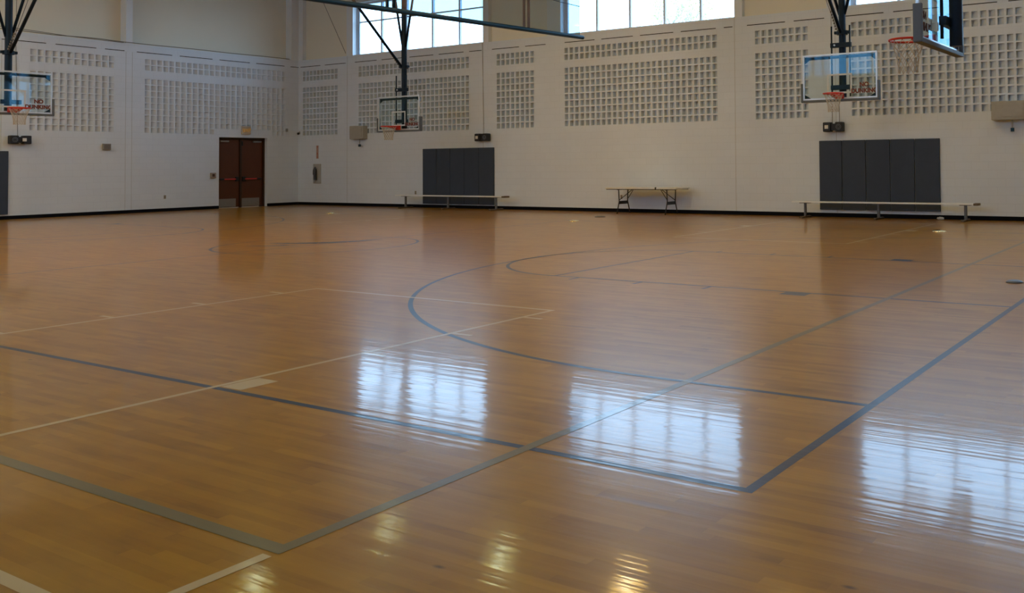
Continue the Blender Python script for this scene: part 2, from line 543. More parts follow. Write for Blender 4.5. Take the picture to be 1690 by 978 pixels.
pts = [(-16.05, 11.15, 0.03), (-15.6, 11.3, 0.10), (-15.2, 11.6, 0.16), (-14.9, 12.0, 0.14), (-14.75, 12.4, 0.07), (-14.7, 12.7, 0.02)]
for (x0, y0, w0), (x1, y1, w1) in zip(pts, pts[1:]):
    d = Vector((x1-x0, y1-y0, 0)).normalized(); a = Vector((-d.y, d.x, 0))
    sw.add([(x0-a.x*w0, y0-a.y*w0, Z1+0.001), (x1-a.x*w1, y1-a.y*w1, Z1+0.001), (x1+a.x*w1, y1+a.y*w1, Z1+0.001), (x0+a.x*w0, y0+a.y*w0, Z1+0.001)], [(0,1,2,3)])
pts = [(-15.9, 10.55, 0.02), (-15.6, 10.7, 0.07), (-15.3, 10.95, 0.08), (-15.15, 11.1, 0.02)]
for (x0, y0, w0), (x1, y1, w1) in zip(pts, pts[1:]):
    d = Vector((x1-x0, y1-y0, 0)).normalized(); a = Vector((-d.y, d.x, 0))
    sw.add([(x0-a.x*w0, y0-a.y*w0, Z1+0.001), (x1-a.x*w1, y1-a.y*w1, Z1+0.001), (x1+a.x*w1, y1+a.y*w1, Z1+0.001), (x0+a.x*w0, y0+a.y*w0, Z1+0.001)], [(0,1,2,3)])
sw.build('blue_centre_mark', M_BLUE, fl)

# ---- walls with the acoustic block panels
def cell_rows(z_top, n, pitch): return [(z_top-k*pitch-0.168, z_top-k*pitch) for k in range(n)]
def wall_face(to3, u0, u1, z0, z1, panels, depth=0.14):
    """front face of a block wall; panels = list of (u_start, pitch, n, rows, skip) with wedge shaped pockets.
    to3(u, d, z) -> point, d = depth into the wall.  Pockets are deepest on the low-u side."""
    mb = MB()
    cells = {}
    zs = {z0, z1}; 
    bands = []
    allrows = sorted({r for p in panels for r in p[3]})
    q = lambda a, b, c, d: mb.add([to3(a, 0, c), to3(b, 0, c), to3(b, 0, d), to3(a, 0, d)], [(0,1,2,3)])
    zc = z0
    for (ra, rb) in allrows:
        if ra > zc: q(u0, u1, zc, ra)
        uc = u0
        for (us, pitch, n, rows, skip) in sorted(panels, key=lambda p: p[0]):
            if (ra, rb) not in rows: continue
            for i in range(n):
                a = us+i*pitch; b = a+pitch*0.74
                if skip and skip(a, ra): continue
                if a > uc: q(uc, a, ra, rb)
                uc = b
                A = [to3(a, 0, ra), to3(b, 0, ra), to3(b, 0, rb), to3(a, 0, rb)]
                D = [to3(a, depth, ra), to3(b, depth*0.06, ra), to3(b, depth*0.06, rb), to3(a, depth, rb)]
                mb.add(A+D, [(4,5,6,7), (0,1,5,4), (1,2,6,5), (2,3,7,6), (3,0,4,7)])
        if uc < u1: q(uc, u1, ra, rb)
        zc = rb
    q(u0, u1, zc, z1)
    return mb

RB = cell_rows(5.125, 2, 0.2085)+cell_rows(4.497, 9, 0.2088)
P = 0.2058
back_panels = [(-30.84, 0.2045, 10, RB, None), (-27.67, 0.2056, 27, RB, None), (-20.93, 0.2060, 8, RB, None),
               (-18.09, P, 27, RB, None), (-11.374, P, 8, RB, None), (-8.556, 0.2087, 31, RB, None)]
TH = 0.30
def to_back(u, d, z): return (u, YB+d, z)
XW4, ZL4 = -1.95, 3.2            # the tall end window just outside the frame starts here
wbk = wall_face(to_back, XL, XW4, 0, ZL, back_panels)
wbk.add([(XL, YB, ZL), (XW4, YB, ZL), (XW4, YB+TH, ZL), (XL, YB+TH, ZL)], [(0,1,2,3)])      # ledge
wbk.add([(XL-TH, YB+TH, -0.1), (XW4, YB+TH, -0.1), (XW4, YB+TH, ZL), (XL-TH, YB+TH, ZL)], [(0,1,2,3)])
wbk.add([(XW4, YB, ZL4), (XW4, YB, ZL), (XW4, YB+TH, ZL), (XW4, YB+TH, ZL4)], [(0,1,2,3)])
wbk.box(XW4, XR+TH, YB, YB+TH, -0.1, ZL4)
wbk.box(1.2, XR+TH, YB, YB+TH, ZL4, ZL)
wall_b = wbk.build('wall_back', M_WB); struct(wall_b, 'painted block wall with acoustic block panels and high windows')
wins = [(-28.0, -21.54), (-18.24, -12.02), (-8.60, -2.38), (-1.95, 1.2)]
# piers run the full height between the openings
piers = [(-31.11, -30.86), (-28.34, -28.0), (-21.54, -21.29), (-18.79, -18.24), (-12.02, -11.77), (-9.235, -8.60), (-2.38, -1.95), (1.2, XR)]
pm = MB()
for a, b in piers: pm.box(a, b, YB, YB+TH, ZL, HC)
for a, b in wins: pm.box(a, b, YB, YB+TH, ZW, HC)
pm.build('wall_pier', M_WU, wall_b)
rm = MB()
for a, b in ((-30.86, -28.34), (-21.29, -18.79), (-11.77, -9.235)): rm.box(a, b, YB+0.15, YB+TH, ZL, HC)
rm.build('recessed_panel', M_CREAM, wall_b)
sm = MB()      # joint line at the pier edges on the block below
for x in (-21.54, -12.02, -9.0, -28.3): sm.box(x-0.005, x+0.005, YB-0.002, YB+0.01, 0.11, ZL)
sm.build('control_joint', mat('joint_sealant', (0.36, 0.34, 0.31, 1), 0.8), wall_b)
sl = MB()      # dashed dark slots under the ledge
for a, b in ((XL, -28.34), (-28.0, -21.6), (-21.25, -18.85), (-18.2, -12.08), (-11.74, -9.3), (-8.95, -2.1)):
    x = a+0.12
    while x < b-0.2:
        e = min(x+1.17, b)
        sl.box(x, e, YB-0.003, YB+0.02, 5.29, 5.312); x += 1.43
sl.build('slot_vent', M_DARKSLOT, wall_b)

DY0, DY1, DZ = 19.60, 21.49, 2.545      # door opening in the left wall
RLt = cell_rows(5.09, 2, 0.2085); RLm = cell_rows(4.425, 9, 0.2022)
RL = RLt+RLm
low = RLm[-1]
left_panels = [(13.64, 0.2035, 12, RL, None), (17.01, 0.2036, 26, RL, lambda a, r: abs(r-low[0]) < 1e-6 and 19.25 < a < 21.6),
               (7.2, 0.2035, 12, RL, None), (-0.9, 0.2035, 26, RL, None)]
def to_left(u, d, z): return (XL-d, u, z)
wlf = wall_face(to_left, YN, YB, DZ, ZL, left_panels)
for a, b in ((YN, DY0), (DY1, YB)):
    wlf.add([(XL, a, 0), (XL, b, 0), (XL, b, DZ), (XL, a, DZ)], [(0,1,2,3)])
T2 = 0.40
wlf.add([(XL, YN, ZL), (XL, YB, ZL), (XL-T2, YB, ZL), (XL-T2, YN, ZL)], [(0,1,2,3)])
wlf.add([(XL-T2, YN-TH, -0.1), (XL-T2, YB+TH, -0.1), (XL-T2, YB+TH, ZL), (XL-T2, YN-TH, ZL)], [(0,1,2,3)])
# door reveals
RV = 0.36
wlf.add([(XL, DY0, 0), (XL-RV, DY0, 0), (XL-RV, DY0, DZ), (XL, DY0, DZ)], [(0,1,2,3)])
wlf.add([(XL, DY1, 0), (XL-RV, DY1, 0), (XL-RV, DY1, DZ), (XL, DY1, DZ)], [(0,1,2,3)])
wlf.add([(XL, DY0, DZ), (XL-RV, DY0, DZ), (XL-RV, DY1, DZ), (XL, DY1, DZ)], [(0,1,2,3)])
wall_l = wlf.build('wall_left', M_WL); struct(wall_l, 'painted block wall with acoustic block panels and brown double door')
pm = MB()
for a, b in ((YN, -0.9), (6.0, 6.22), (16.40, 16.60), (22.50, YB)): pm.box(XL-T2, XL, a, b, ZL, HC)
pm.build('wall_pier', M_WU, wall_l)
rm = MB()
rm.box(XL-T2, XL-0.34, -0.9, 16.4, ZL, HC); rm.box(XL-T2, XL-0.34, 16.60, 22.5, ZL, HC)
rm.build('recessed_panel', M_CREAM, wall_l)
sl = MB()
for a, b in ((0.0, 16.35), (16.72, YB)):
    y = a+0.02
    while y < b-0.1:
        e = min(y+1.17, b); sl.box(XL-0.02, XL+0.003, y, e, 5.29, 5.312); y += 1.43
sl.build('slot_vent', M_DARKSLOT, wall_l)
sm = MB()
for y in (12.9, 16.4, 16.6): sm.box(XL-0.01, XL+0.002, y-0.004, y+0.004, 0.11, 5.28)
sm.build('control_joint', bpy.data.materials['joint_sealant'], wall_l)

# near wall (behind the camera) with the same high windows, right wall, ceiling
nw = MB()
near_wins = [(-28.0, -21.54), (-18.24, -12.02), (-8.6, -2.38)]
NZ0, NZ1 = ZL, ZW
nw.box(XL-TH, XR+TH, YN-TH, YN, -0.1, NZ0); nw.box(XL-TH, XR+TH, YN-TH, YN, NZ1, HC)
xs = [XL-TH]+[v for w in near_wins for v in w]+[XR+TH]
for i in range(0, len(xs), 2): nw.box(xs[i], xs[i+1], YN-TH, YN, NZ0, NZ1)
struct(nw.build('wall_near', M_WB))
struct(MB().box(XR, XR+TH, YN, YB+TH, -0.1, HC).build('wall_right', M_WL))
struct(MB().box(XL-T2, XR+TH, YN-TH, YB+TH, HC, HC+0.2).build('ceiling', M_CEIL))
for k in range(7):
    x = -29.0+4.6*k
    b = MB().box(x-0.08, x+0.08, YN, YB, 8.78, 8.81).box(x-0.01, x+0.01, YN, YB, 8.81, 8.97).box(x-0.08, x+0.08, YN, YB, 8.97, 8.999)
    o = b.build('trim_%d' % (10+k), M_CEIL); struct(o, 'roof beam')

# baseboards
def base(name, mb): struct(mb.build(name, M_BASE))
base('baseboard_back', MB().bbox(XL+0.012, XR, YB-0.012, YB, 0, 0.106, 0.003))
base('baseboard_left', MB().bbox(XL, XL+0.012, YN, DY0, 0, 0.106, 0.003).bbox(XL, XL+0.012, DY1, YB-0.012, 0, 0.106, 0.003))
base('baseboard_near', MB().box(XL, XR, YN, YN+0.012, 0, 0.106))
base('baseboard_right', MB().box(XR-0.012, XR, YN, YB, 0, 0.106))

# windows
def window(n, a, b, y, zbar=6.8, z0=ZL, z1=ZW, rz=0.0):
    """aluminium strip window standing in the wall opening; y = room side of the frame"""
    w = bpy.data.objects.new('window_%d' % n, None); COL.objects.link(w); w.location = (a, y, z0) if rz == 0 else (y, a, z0); w.rotation_euler = (0, 0, rz); struct(w, 'high strip window with slim pale mullions')
    L = b-a; Hh = z1-z0
    f = MB()
    f.box(0, 0.06, 0, 0.10, 0, Hh).box(L-0.05, L, 0, 0.10, 0, Hh).box(0.06, L-0.05, 0, 0.10, 0, 0.05).box(0.06, L-0.05, 0, 0.10, Hh-0.05, Hh)
    f.box(0.06, 0.13, 0.03, 0.09, 0.05, Hh-0.05)
    f.build('window_frame', M_WINF, w)
    n5 = max(2, round(L/1.25)); step = L/n5
    mu = MB()
    for i in range(1, n5): mu.box(i*step-0.035+0.04, i*step+0.035+0.04, 0.005, 0.095, 0.05, Hh-0.05)
    mu.build('mullion', M_WINF, w)
    MB().box(0.06, L-0.05, 0.02, 0.085, zbar-z0-0.022, zbar-z0+0.022).build('transom', M_WINF, w)
    MB().box(0.05, L-0.04, 0.048, 0.054, 0.04, Hh-0.04).build('pane', M_PANE, w)
    MB().box(0, L, -0.12, 0.0, 0.0, 0.02).build('window_sill', M_WHT, w)
for i, (a, b) in enumerate(wins): window(i+1, a, b, YB+0.18, 6.8, ZL4 if i == 3 else ZL)
for i, (a, b) in enumerate(near_wins): window(i+5, a, b, YN-0.2, 6.8, NZ0, NZ1)

# double door (left wall)
dr = bpy.data.objects.new('door_1', None); COL.objects.link(dr); dr.location = (XL-0.10, DY0, 0)
struct(dr, 'dark brown double door with red push bars and steel kick plates')
# local axes: y along the wall, x out of the wall (negative = into the wall)
MB().box(-0.20, -0.05, 0, 0.045, 0, DZ).box(-0.20, -0.05, 1.845, 1.89, 0, DZ).box(-0.20, -0.05, 0.045, 1.845, DZ-0.06, DZ).build('door_frame', M_DOORF, dr)
MB().box(-0.17, -0.06, 0.915, 0.975, 0.0, DZ-0.06).build('door_post', M_DOORF, dr)
for k, (a, b) in enumerate(((0.055, 0.905), (0.985, 1.835))):
    lf = MB().bbox(-0.165, -0.115, a, b, 0.025, DZ-0.075, 0.004).build('door_leaf', M_DOOR, dr)
    kp = MB().bbox(-0.115, -0.112, a+0.03, b-0.12, 0.04, 0.33, 0.001).build('kick_plate', M_STEEL, lf)
    zz = 1.035
    pb = MB().bbox(-0.095, -0.055, a+0.06, b-0.06, zz-0.028, zz+0.028, 0.008).build('push_bar', M_BLACK, lf)
    ra, rb = (a+0.25, b-0.16) if k == 0 else (a+0.12, b-0.26)
    MB().bbox(-0.058, -0.047, ra, rb, zz-0.018, zz+0.018, 0.003).build('push_bar_label', M_REDB, lf)
    ya = b-0.16 if k == 0 else a+0.02
    MB().bbox(-0.115, -0.05, ya, ya+0.13, zz-0.085, zz+0.085, 0.012).build('latch_case', M_BLACK, lf)
    MB().bbox(-0.115, -0.04, a+0.10 if k == 0 else b-0.40, a+0.42 if k == 0 else b-0.08, DZ-0.17, DZ-0.115, 0.01).build('door_closer', M_STEEL, lf)
MB().bbox(-0.11, -0.05, 0.955, 1.02, DZ-0.30, DZ-0.13, 0.01).build('door_coordinator', M_BLACK, dr)
MB().box(-0.14, -0.11, 0.055, 0.90, 0.0, 0.018).box(-0.14, -0.11, 0.985, 1.70, 0.0, 0.018).build('threshold_daylight', M_WHT, dr)  # strips coloured white to stand in for daylight leaking under the doors
struct(MB().box(XL-T2-0.02, XL-0.31, DY0-0.1, DY1+0.1, -0.1, DZ+0.1).build('trim_1', M_DARKSLOT), 'dark backing of the door opening')

# ================================================================== BASKETS
def net_mesh():
    mb = MB(); n = 12; rows = 7
    rad = [0.222, 0.195, 0.172, 0.153, 0.138, 0.128, 0.122, 0.125]
    zz = [-0.015-0.058*k for k in range(rows+1)]
    P_ = [[Vector((rad[k]*math.cos(2*PI*(i+0.5*(k % 2))/n), rad[k]*math.sin(2*PI*(i+0.5*(k % 2))/n), zz[k])) for i in range(n)] for k in range(rows+1)]
    for k in range(rows):
        for i in range(n):
            j = (i+1) % n if k % 2 else (i-1) % n
            mb.tube(P_[k][i], P_[k+1][i], 0.0045, 4, cap=False)
            mb.tube(P_[k][i], P_[k+1][j], 0.0045, 4, cap=False)
    return mb
def basket(name_label, loc, rotz, zc, brace_at=1.6, vee=2.1, spread=0.25, group=None, adjust=True):
    """loc = middle of the bottom edge of the board face; local -y faces the court. zc = ceiling height above loc."""
    t = thing('basketball_hoop', name_label, 'basketball hoop', loc, rotz, group)
    Wd, Hg = 0.915, 1.067
    MB().box(-Wd+0.02, Wd-0.02, 0.004, 0.016, 0.02, Hg-0.02).build('backboard_glass', M_BGLASS, t)
    fr = MB().bbox(-Wd, -Wd+0.038, -0.004, 0.034, 0, Hg, 0.004).bbox(Wd-0.038, Wd, -0.004, 0.034, 0, Hg, 0.004)
    fr.bbox(-Wd+0.038, Wd-0.038, -0.004, 0.034, 0, 0.038, 0.004).bbox(-Wd+0.038, Wd-0.038, -0.004, 0.034, Hg-0.038, Hg, 0.004)
    fr.build('backboard_frame', M_ALU, t)
    # foam edge: a U round the lower corners
    pd = MB().bbox(-Wd-0.045, Wd+0.045, -0.025, 0.085, -0.055, 0.0, 0.012)
    pd.bbox(-Wd-0.05, -Wd, -0.025, 0.085, -0.048, 0.40, 0.012).bbox(Wd, Wd+0.05, -0.025, 0.085, -0.048, 0.40, 0.012)
    pd.build('edge_padding', M_PAD, t)
    sq = MB()
    w, z0, z1, lw = 0.305, 0.13, 0.59, 0.04
    sq.box(-w, w, 0.0, 0.003, z1-lw, z1).box(-w, -w+lw, 0.0, 0.003, z0, z1-lw).box(w-lw, w, 0.0, 0.003, z0, z1-lw).box(-w+lw, w-lw, 0.0, 0.003, z0, z0+lw)
    sq.build('target_square', M_SQ, t)
    lettering('warning_lettering', 'NO\nDUNKING', 0.135, M_RED, t, (0.60, 0.001, 0.27), (PI/2, 0, 0), 0.0015, 0.007)
    # blue steel behind the glass
    st = MB().box(-Wd+0.04, Wd-0.04, 0.036, 0.075, Hg-0.115, Hg-0.05)
    for sx in (-1, 1):
        st.add([(sx*(Wd-0.04), 0.02, 0.04), (sx*(Wd-0.19), 0.02, 0.04), (sx*(Wd-0.04), 0.02, 0.13), (sx*(Wd-0.04), 0.03, 0.04), (sx*(Wd-0.19), 0.03, 0.04), (sx*(Wd-0.04), 0.03, 0.13)],
               [(0,1,2), (3,5,4), (0,3,4,1), (1,4,5,2), (2,5,3,0)])
        st.add([(sx*(Wd-0.04), 0.036, Hg-0.115), (sx*(Wd-0.16), 0.036, Hg-0.115), (sx*(Wd-0.04), 0.036, Hg-0.20), (sx*(Wd-0.04), 0.05, Hg-0.115), (sx*(Wd-0.16), 0.05, Hg-0.115), (sx*(Wd-0.04), 0.05, Hg-0.20)],
               [(0,1,2), (3,5,4), (0,3,4,1), (1,4,5,2), (2,5,3,0)])
    st.build('rear_bracket', M_NAVY, t)
    rz = 0.105
    hp = MB().bbox(-0.105, 0.105, -0.022, 0.0, rz-0.10, rz+0.035, 0.004)
    hp.bar((0, -0.02, rz-0.02), (0, -0.16, rz-0.012), 0.13, 0.05)
    for sx in (-1, 1): hp.tube((sx*0.09, -0.02, rz-0.085), (sx*0.11, -0.20, rz-0.01), 0.008, 6)
    hp.box(-0.12, 0.12, -0.17, -0.02, rz-0.012, rz+0.006)
    for sx in (-1, 1): hp.add([(sx*0.12, -0.02, rz+0.03), (sx*0.12, -0.02, rz-0.09), (sx*0.12, -0.30, rz-0.025), (sx*0.12, -0.30, rz+0.005), (sx*0.112, -0.02, rz+0.03), (sx*0.112, -0.02, rz-0.09), (sx*0.112, -0.30, rz-0.025), (sx*0.112, -0.30, rz+0.005)], [(0,1,2,3), (7,6,5,4), (0,4,5,1), (1,5,6,2), (2,6,7,3), (3,7,4,0)])
    hp.build('rim_plate', M_RIM, t)
    ring = MB().torus((0, -0.385, rz), 0.232, 0.014, 'Z', 40, 8)
    for i in range(12):
        a = 2*PI*i/12; ring.tube((0.232*math.cos(a), -0.385+0.232*math.sin(a), rz-0.005), (0.225*math.cos(a), -0.385+0.225*math.sin(a), rz-0.026), 0.005, 5)
    rg = ring.build('rim', M_RIM, t, True)
    net_mesh().build('net', M_NET, rg, loc=(0, -0.385, rz))
    D = 0.20
    # height adjuster: two rails, two cross plates
    for sx in (-1, 1):
        if adjust: MB().tube((sx*0.225, 0.115, 0.06), (sx*0.225, 0.115, 1.72), 0.021, 8).build('height_rail', M_NAVY, t, True)
    for z in (0.28, 1.27):
        if not adjust and z > 1: continue
        MB().bbox(-0.25, 0.25, 0.085, 0.175, z-0.055, z+0.055, 0.006).build('adjuster_plate', M_NAVY, t)
    if adjust: MB().tube((-0.14, 0.09, 1.27), (-0.14, 0.06, 1.27), 0.022, 8).build('adjuster_bolt', M_ALU, t)
    mast = MB().tube((0, D+0.03, -0.02), (0, D+0.03, zc), 0.082, 14)
    mt = smooth_by_angle(mast.build('mast', M_NAVY, t))
    cl = MB().lathe([(0.13, 0), (0.13, 0.10)], (0, D+0.03, brace_at-0.05), 14).bbox(-0.19, 0.19, D-0.02, D+0.08, brace_at-0.03, brace_at+0.04, 0.01)
    cl.build('mast_collar', M_NAVY, t)
    run = zc-brace_at
    MB().tube((0, D-0.08, brace_at), (0, D-0.08-run, zc), 0.040, 10).build('diagonal_brace', M_NAVY, t, True)
    vr = zc-vee
    for sx in (-1, 1):
        MB().tube((sx*0.06, D+0.03, vee), (sx*(0.06+spread*vr), D+0.03, zc), 0.036, 8).build('side_brace', M_NAVY, t, True)
    wi = MB().tube((-0.05, D-0.12, brace_at+0.02), (-0.32, D-0.12-run*0.93, zc), 0.007, 5)
    for k in range(7):
        z = brace_at+0.06*k+0.05; wi.bbox(-0.10, -0.07, D-0.17-0.05*k, D-0.14-0.05*k, z, z+0.045, 0.004)
    wi.build('hoist_cable', M_CABLE, t)
    return t
ZR = 2.915
basket('glass backboard hoop facing camera directly above right gray wall pads', (-7.80, 20.0, ZR), 0, HC-ZR, 1.57, 2.0, 0.30)
basket('glass backboard hoop set lower than the others, above left bench', (-22.43, 20.0, 2.575), 0, HC-2.575, 2.0, 2.62, 0.22)
basket('glass backboard hoop cut by left edge of photo, hanging before left wall', (-26.8, 11.355, ZR), PI/2, HC-ZR, 1.55, 1.95, 0.26, None, False)
basket('nearest hoop at top right seen from behind, its warning lettering reversed', (-3.13, 11.40, ZR-0.01), -PI/2, HC-ZR+0.01, 1.57, 2.0, 0.30)

# ================================================================== DIVIDER CURTAIN
XD = -14.9
def pipe_z(y): return 4.642+(y-11.424)*(4.846-4.642)/(19.578-11.424)
cu = thing('divider_curtain', 'raised blue gray mesh divider curtain hanging over bottom pipe near ceiling', 'curtain', (XD, 19.45, 4.85))
mb = MB()
ny = 260; nz = 6
for i in range(ny+1):
    y = 3.0+(19.45-3.0)*i/ny
    for k in range(nz+1):
        z = pipe_z(y)+0.05+(HC-0.02-pipe_z(y)-0.05)*k/nz
        amp = 0.02+0.05*(k/nz)
        x = amp*math.sin(y*7.0+0.6*math.sin(y*2.1))+0.03*math.sin(y*2.3)
        mb.v.append((x, y-19.45, z-4.85))
for i in range(ny):
    for k in range(nz):
        a = i*(nz+1)+k; mb.f.append((a, a+nz+1, a+nz+2, a+1))
mb.build('curtain_mesh', M_CURT, cu, True)
smooth_by_angle(MB().tube((0, 19.575-19.45, pipe_z(19.575)-4.85), (0, 3.0-19.45, pipe_z(3.0)-4.85), 0.055, 14).build('bottom_pipe', M_BLUEST, cu), 50)
for y in (17.37, 13.13, 8.89, 4.65):
    zz = pipe_z(y)-4.85
    for dy, r in ((-0.085, 0.034), (0.085, 0.034)):
        MB().tube((-0.06, y+dy-19.45, zz), (-0.06, y+dy-19.45, HC-4.85), r, 8).build('lift_tube', M_BLUEST, cu, True)
MB().path([(0.05, 17.2-19.45, 0.85), (0.05, 18.6-19.45, 0.80), (0.05, 19.44-19.45, 0.80)], 0.010, 5).build('seam_cord', M_BLUEST, cu)

# ================================================================== WALL PADS
def pad(label, x0, x1, y0, y1, z0, z1, group, name='wall_pad'):
    o = MB().bbox(x0, x1, y0, y1, z0, z1, 0.012).build(name, M_VINYL)
    return tag(o, label, 'wall pad', group)
ordn = ['leftmost', 'second from left', 'middle', 'second from right', 'rightmost']
px = [-24.33, -23.665, -23.01, -22.36, -21.70, -21.03]
for i in range(5):
    pad('gray vinyl wall pad behind left bench, %s of the five there' % ordn[i], px[i]+0.006, px[i+1]-0.006, YB-0.052, YB, 0.135, 2.04, 'left group of wall pads on the back wall')
px = [-9.485, -8.84, -8.185, -7.53, -6.89, -6.245]
for i in range(5):
    pad('gray vinyl wall pad behind right bench, %s of the five there' % ordn[i], px[i]+0.008, px[i+1]-0.008, YB-0.052, YB, 0.19, 2.02, 'right group of wall pads on the back wall')
py = [11.83, 12.46, 13.09]
for i, lab in enumerate(('gray vinyl wall pad on left wall, partly cut by left edge of photo', 'gray vinyl wall pad on left wall nearest the speaker box, at left photo edge')):
    pad(lab, XL, XL+0.052, py[i]+0.006, py[i+1]-0.006, 0.15, 2.01, 'wall pads on the left wall')

# ================================================================== BENCHES
def bench(label, x0, x1, y, zt, posts, foot_dirs):
    t = thing('bench', label, 'bench', ((x0+x1)/2, y, 0), 0, 'long low benches along the back wall')
    c = (x0+x1)/2
    MB().bbox(x0-c, x1-c-0.02, -0.125, 0.125, zt-0.035, zt, 0.008).build('seat', M_BENCH, t)
    MB().bbox(x1-c-0.10, x1-c+0.015, -0.128, 0.128, zt-0.05, zt+0.006, 0.006).build('end_cap', M_FOOT, t)['label'] = 'brown end cap'
    for p in posts:
        lg = MB().tube((p-c, 0, 0.04), (p-c, 0, zt-0.05), 0.038, 10).bbox(p-c-0.13, p-c+0.13, -0.10, 0.10, zt-0.052, zt-0.036, 0.003)
        lg = smooth_by_angle(lg.build('leg', M_BLEG, t))
        MB().bbox(p-c-0.035, p-c+0.035, -0.28, 0.28, 0.006, 0.048, 0.01).lathe([(0.05, 0), (0.05, 0.04), (0.02, 0.05)], (p-c, -0.27, 0.0), 12).lathe([(0.05, 0), (0.05, 0.04), (0.02, 0.05)], (p-c, 0.27, 0.0), 12).build('foot', M_FOOT, lg)
    return t
def bx(px_, ): return px_
bench('long pale bench on three legs in front of left gray pads, beneath lower hoop', -25.03, -20.05, 22.28, 0.455, (-24.63, -22.62, -20.49), None)
bench('long pale aluminium bench on three legs in front of right gray pads', -10.02, -5.20, 22.26, 0.432, (-9.68, -7.68, -5.51), None)

# ================================================================== FOLDING TABLE
t = thing('folding_table', 'folding table with pale top and black wishbone legs against back wall between benches', 'table', (-14.65, 22.25, 0))
MB().bbox(-1.22, 1.22, -0.38, 0.38, 0.725, 0.765, 0.012).build('tabletop', M_TOP, t)
MB().box(-1.19, 1.19, -0.36, -0.335, 0.705, 0.725).box(-1.19, 1.19, 0.335, 0.36, 0.705, 0.725).build('apron', M_BLACK, t)
MB().bbox(0.52, 0.56, -0.392, -0.36, 0.71, 0.785, 0.004).build('clamp', M_BLACK, t)
for sx in (-1, 1):
    X = sx*0.83
    for sy in (-1, 1):
        MB().tube((X, sy*0.24, 0.715), (X, sy*0.215, 0.36), 0.016, 8).tube((X, sy*0.215, 0.36), (X, sy*0.335, 0.0), 0.016, 8).build('leg', M_BLACK, t, True)
    MB().box(X-0.012, X+0.012, -0.23, 0.23, 0.28, 0.37).build('leg_plate', M_BLACK, t)
    MB().box(X-0.02, X+0.02, -0.30, 0.30, 0.695, 0.722).build('hinge_rail', M_BLACK, t)
    for sy in (-1, 1): MB().tube((X, sy*0.2, 0.40), (X-sx*0.35, sy*0.02, 0.715), 0.010, 6).build('leg_brace', M_BLACK, t)

# ================================================================== WALL SPEAKERS (black twin units)
def speaker(label, loc, rotz, wleft=True):
    t = thing('wall_speaker', label, 'speaker', loc, rotz, 'black twin units mounted under the hoops')
    # local: x along the wall, -y into the room
    s = -1 if wleft else 1
    MB().bbox(-0.27, -0.05, -0.22, -0.02, 0.0, 0.255, 0.03).build('housing', M_SPK, t)
    MB().bbox(0.07, 0.28, -0.22, -0.02, 0.0, 0.255, 0.03).build('housing', M_SPK, t)
    MB().bbox(-0.06, 0.08, -0.17, -0.02, 0.04, 0.215, 0.01).box(-0.10, 0.10, -0.02, 0.0, 0.06, 0.20).build('mounting_bracket', M_SPK, t)
    xw = -0.16 if wleft else 0.09
    MB().bbox(xw-0.05, xw+0.05, -0.232, -0.205, 0.08, 0.175, 0.004).build('white_plate', M_WHT, t)['label'] = 'white square plate'
    xc = 0.175 if wleft else -0.16
    mb = MB().torus((xc, -0.222, 0.128), 0.065, 0.010, 'Y', 24, 6)
    mb.torus((xc, -0.224, 0.128), 0.032, 0.008, 'Y', 20, 6)
    mb.build('speaker_ring', M_BLEG, t, True)
    return t
speaker('black twin speaker unit on back wall above left gray pads', (-21.46, YB, 2.25), 0)
speaker('black twin speaker unit on back wall above right gray pads, under right hoop net', (-9.03, YB, 2.25), 0)
speaker('black twin speaker unit on left wall beneath hoop at left photo edge', (XL, 13.33, 2.215), PI/2, False)

# cables on the walls
def cable(label, pts, r=0.008, name='hanging_cable'):
    return tag(MB().path(pts, r, 5).build(name, M_CABLE), label, 'cable')
cable('thin dark cable down back wall to speaker above left pads', [(-21.60, YB-0.015, HC-0.1), (-21.55, YB-0.015, 5.4), (-21.47, YB-0.03, 2.50)], 0.005)
cable('thin pale cable down back wall to speaker above right pads, left one of pair', [(-9.08, YB-0.015, HC-0.1), (-9.10, YB-0.015, 5.0), (-9.10, YB-0.03, 2.5)], 0.006)
cable('thin pale cable down back wall to speaker above right pads, right one of pair', [(-8.88, YB-0.015, HC-0.1), (-8.88, YB-0.015, 5.0), (-8.90, YB-0.03, 2.5)], 0.006)
cable('thin gray cable down left wall to speaker at left photo edge', [(XL+0.015, 13.28, HC-0.1), (XL+0.015, 13.25, 5.2), (XL+0.02, 13.32, 2.46)], 0.007)
sg = []
for i in range(29):
    y = 10.5+i*(22.4-10.5)/28
    sg.append((XL+0.016, y, ZL+0.02+0.03*abs(math.sin(y*1.1))*(1 if y < 16 else 0.4)))
cable('slack gray cable lying along left wall ledge above acoustic panels', sg, 0.012, 'ledge_cable')
cable('slack second cable on left wall ledge running above hoop', [(XL+0.045, 9.0, ZL+0.09), (XL+0.045, 11.5, ZL+0.14), (XL+0.045, 13.2, ZL+0.10), (XL+0.045, 14.6, ZL+0.03), (XL+0.045, 16.3, ZL+0.0)], 0.010, 'ledge_cable')
cable('slanting dark wire across recessed panel right of room corner', [(-29.64, YB-0.02, 7.7), (-28.36, YB-0.02, 5.66)], 0.009, 'slanting_wire')

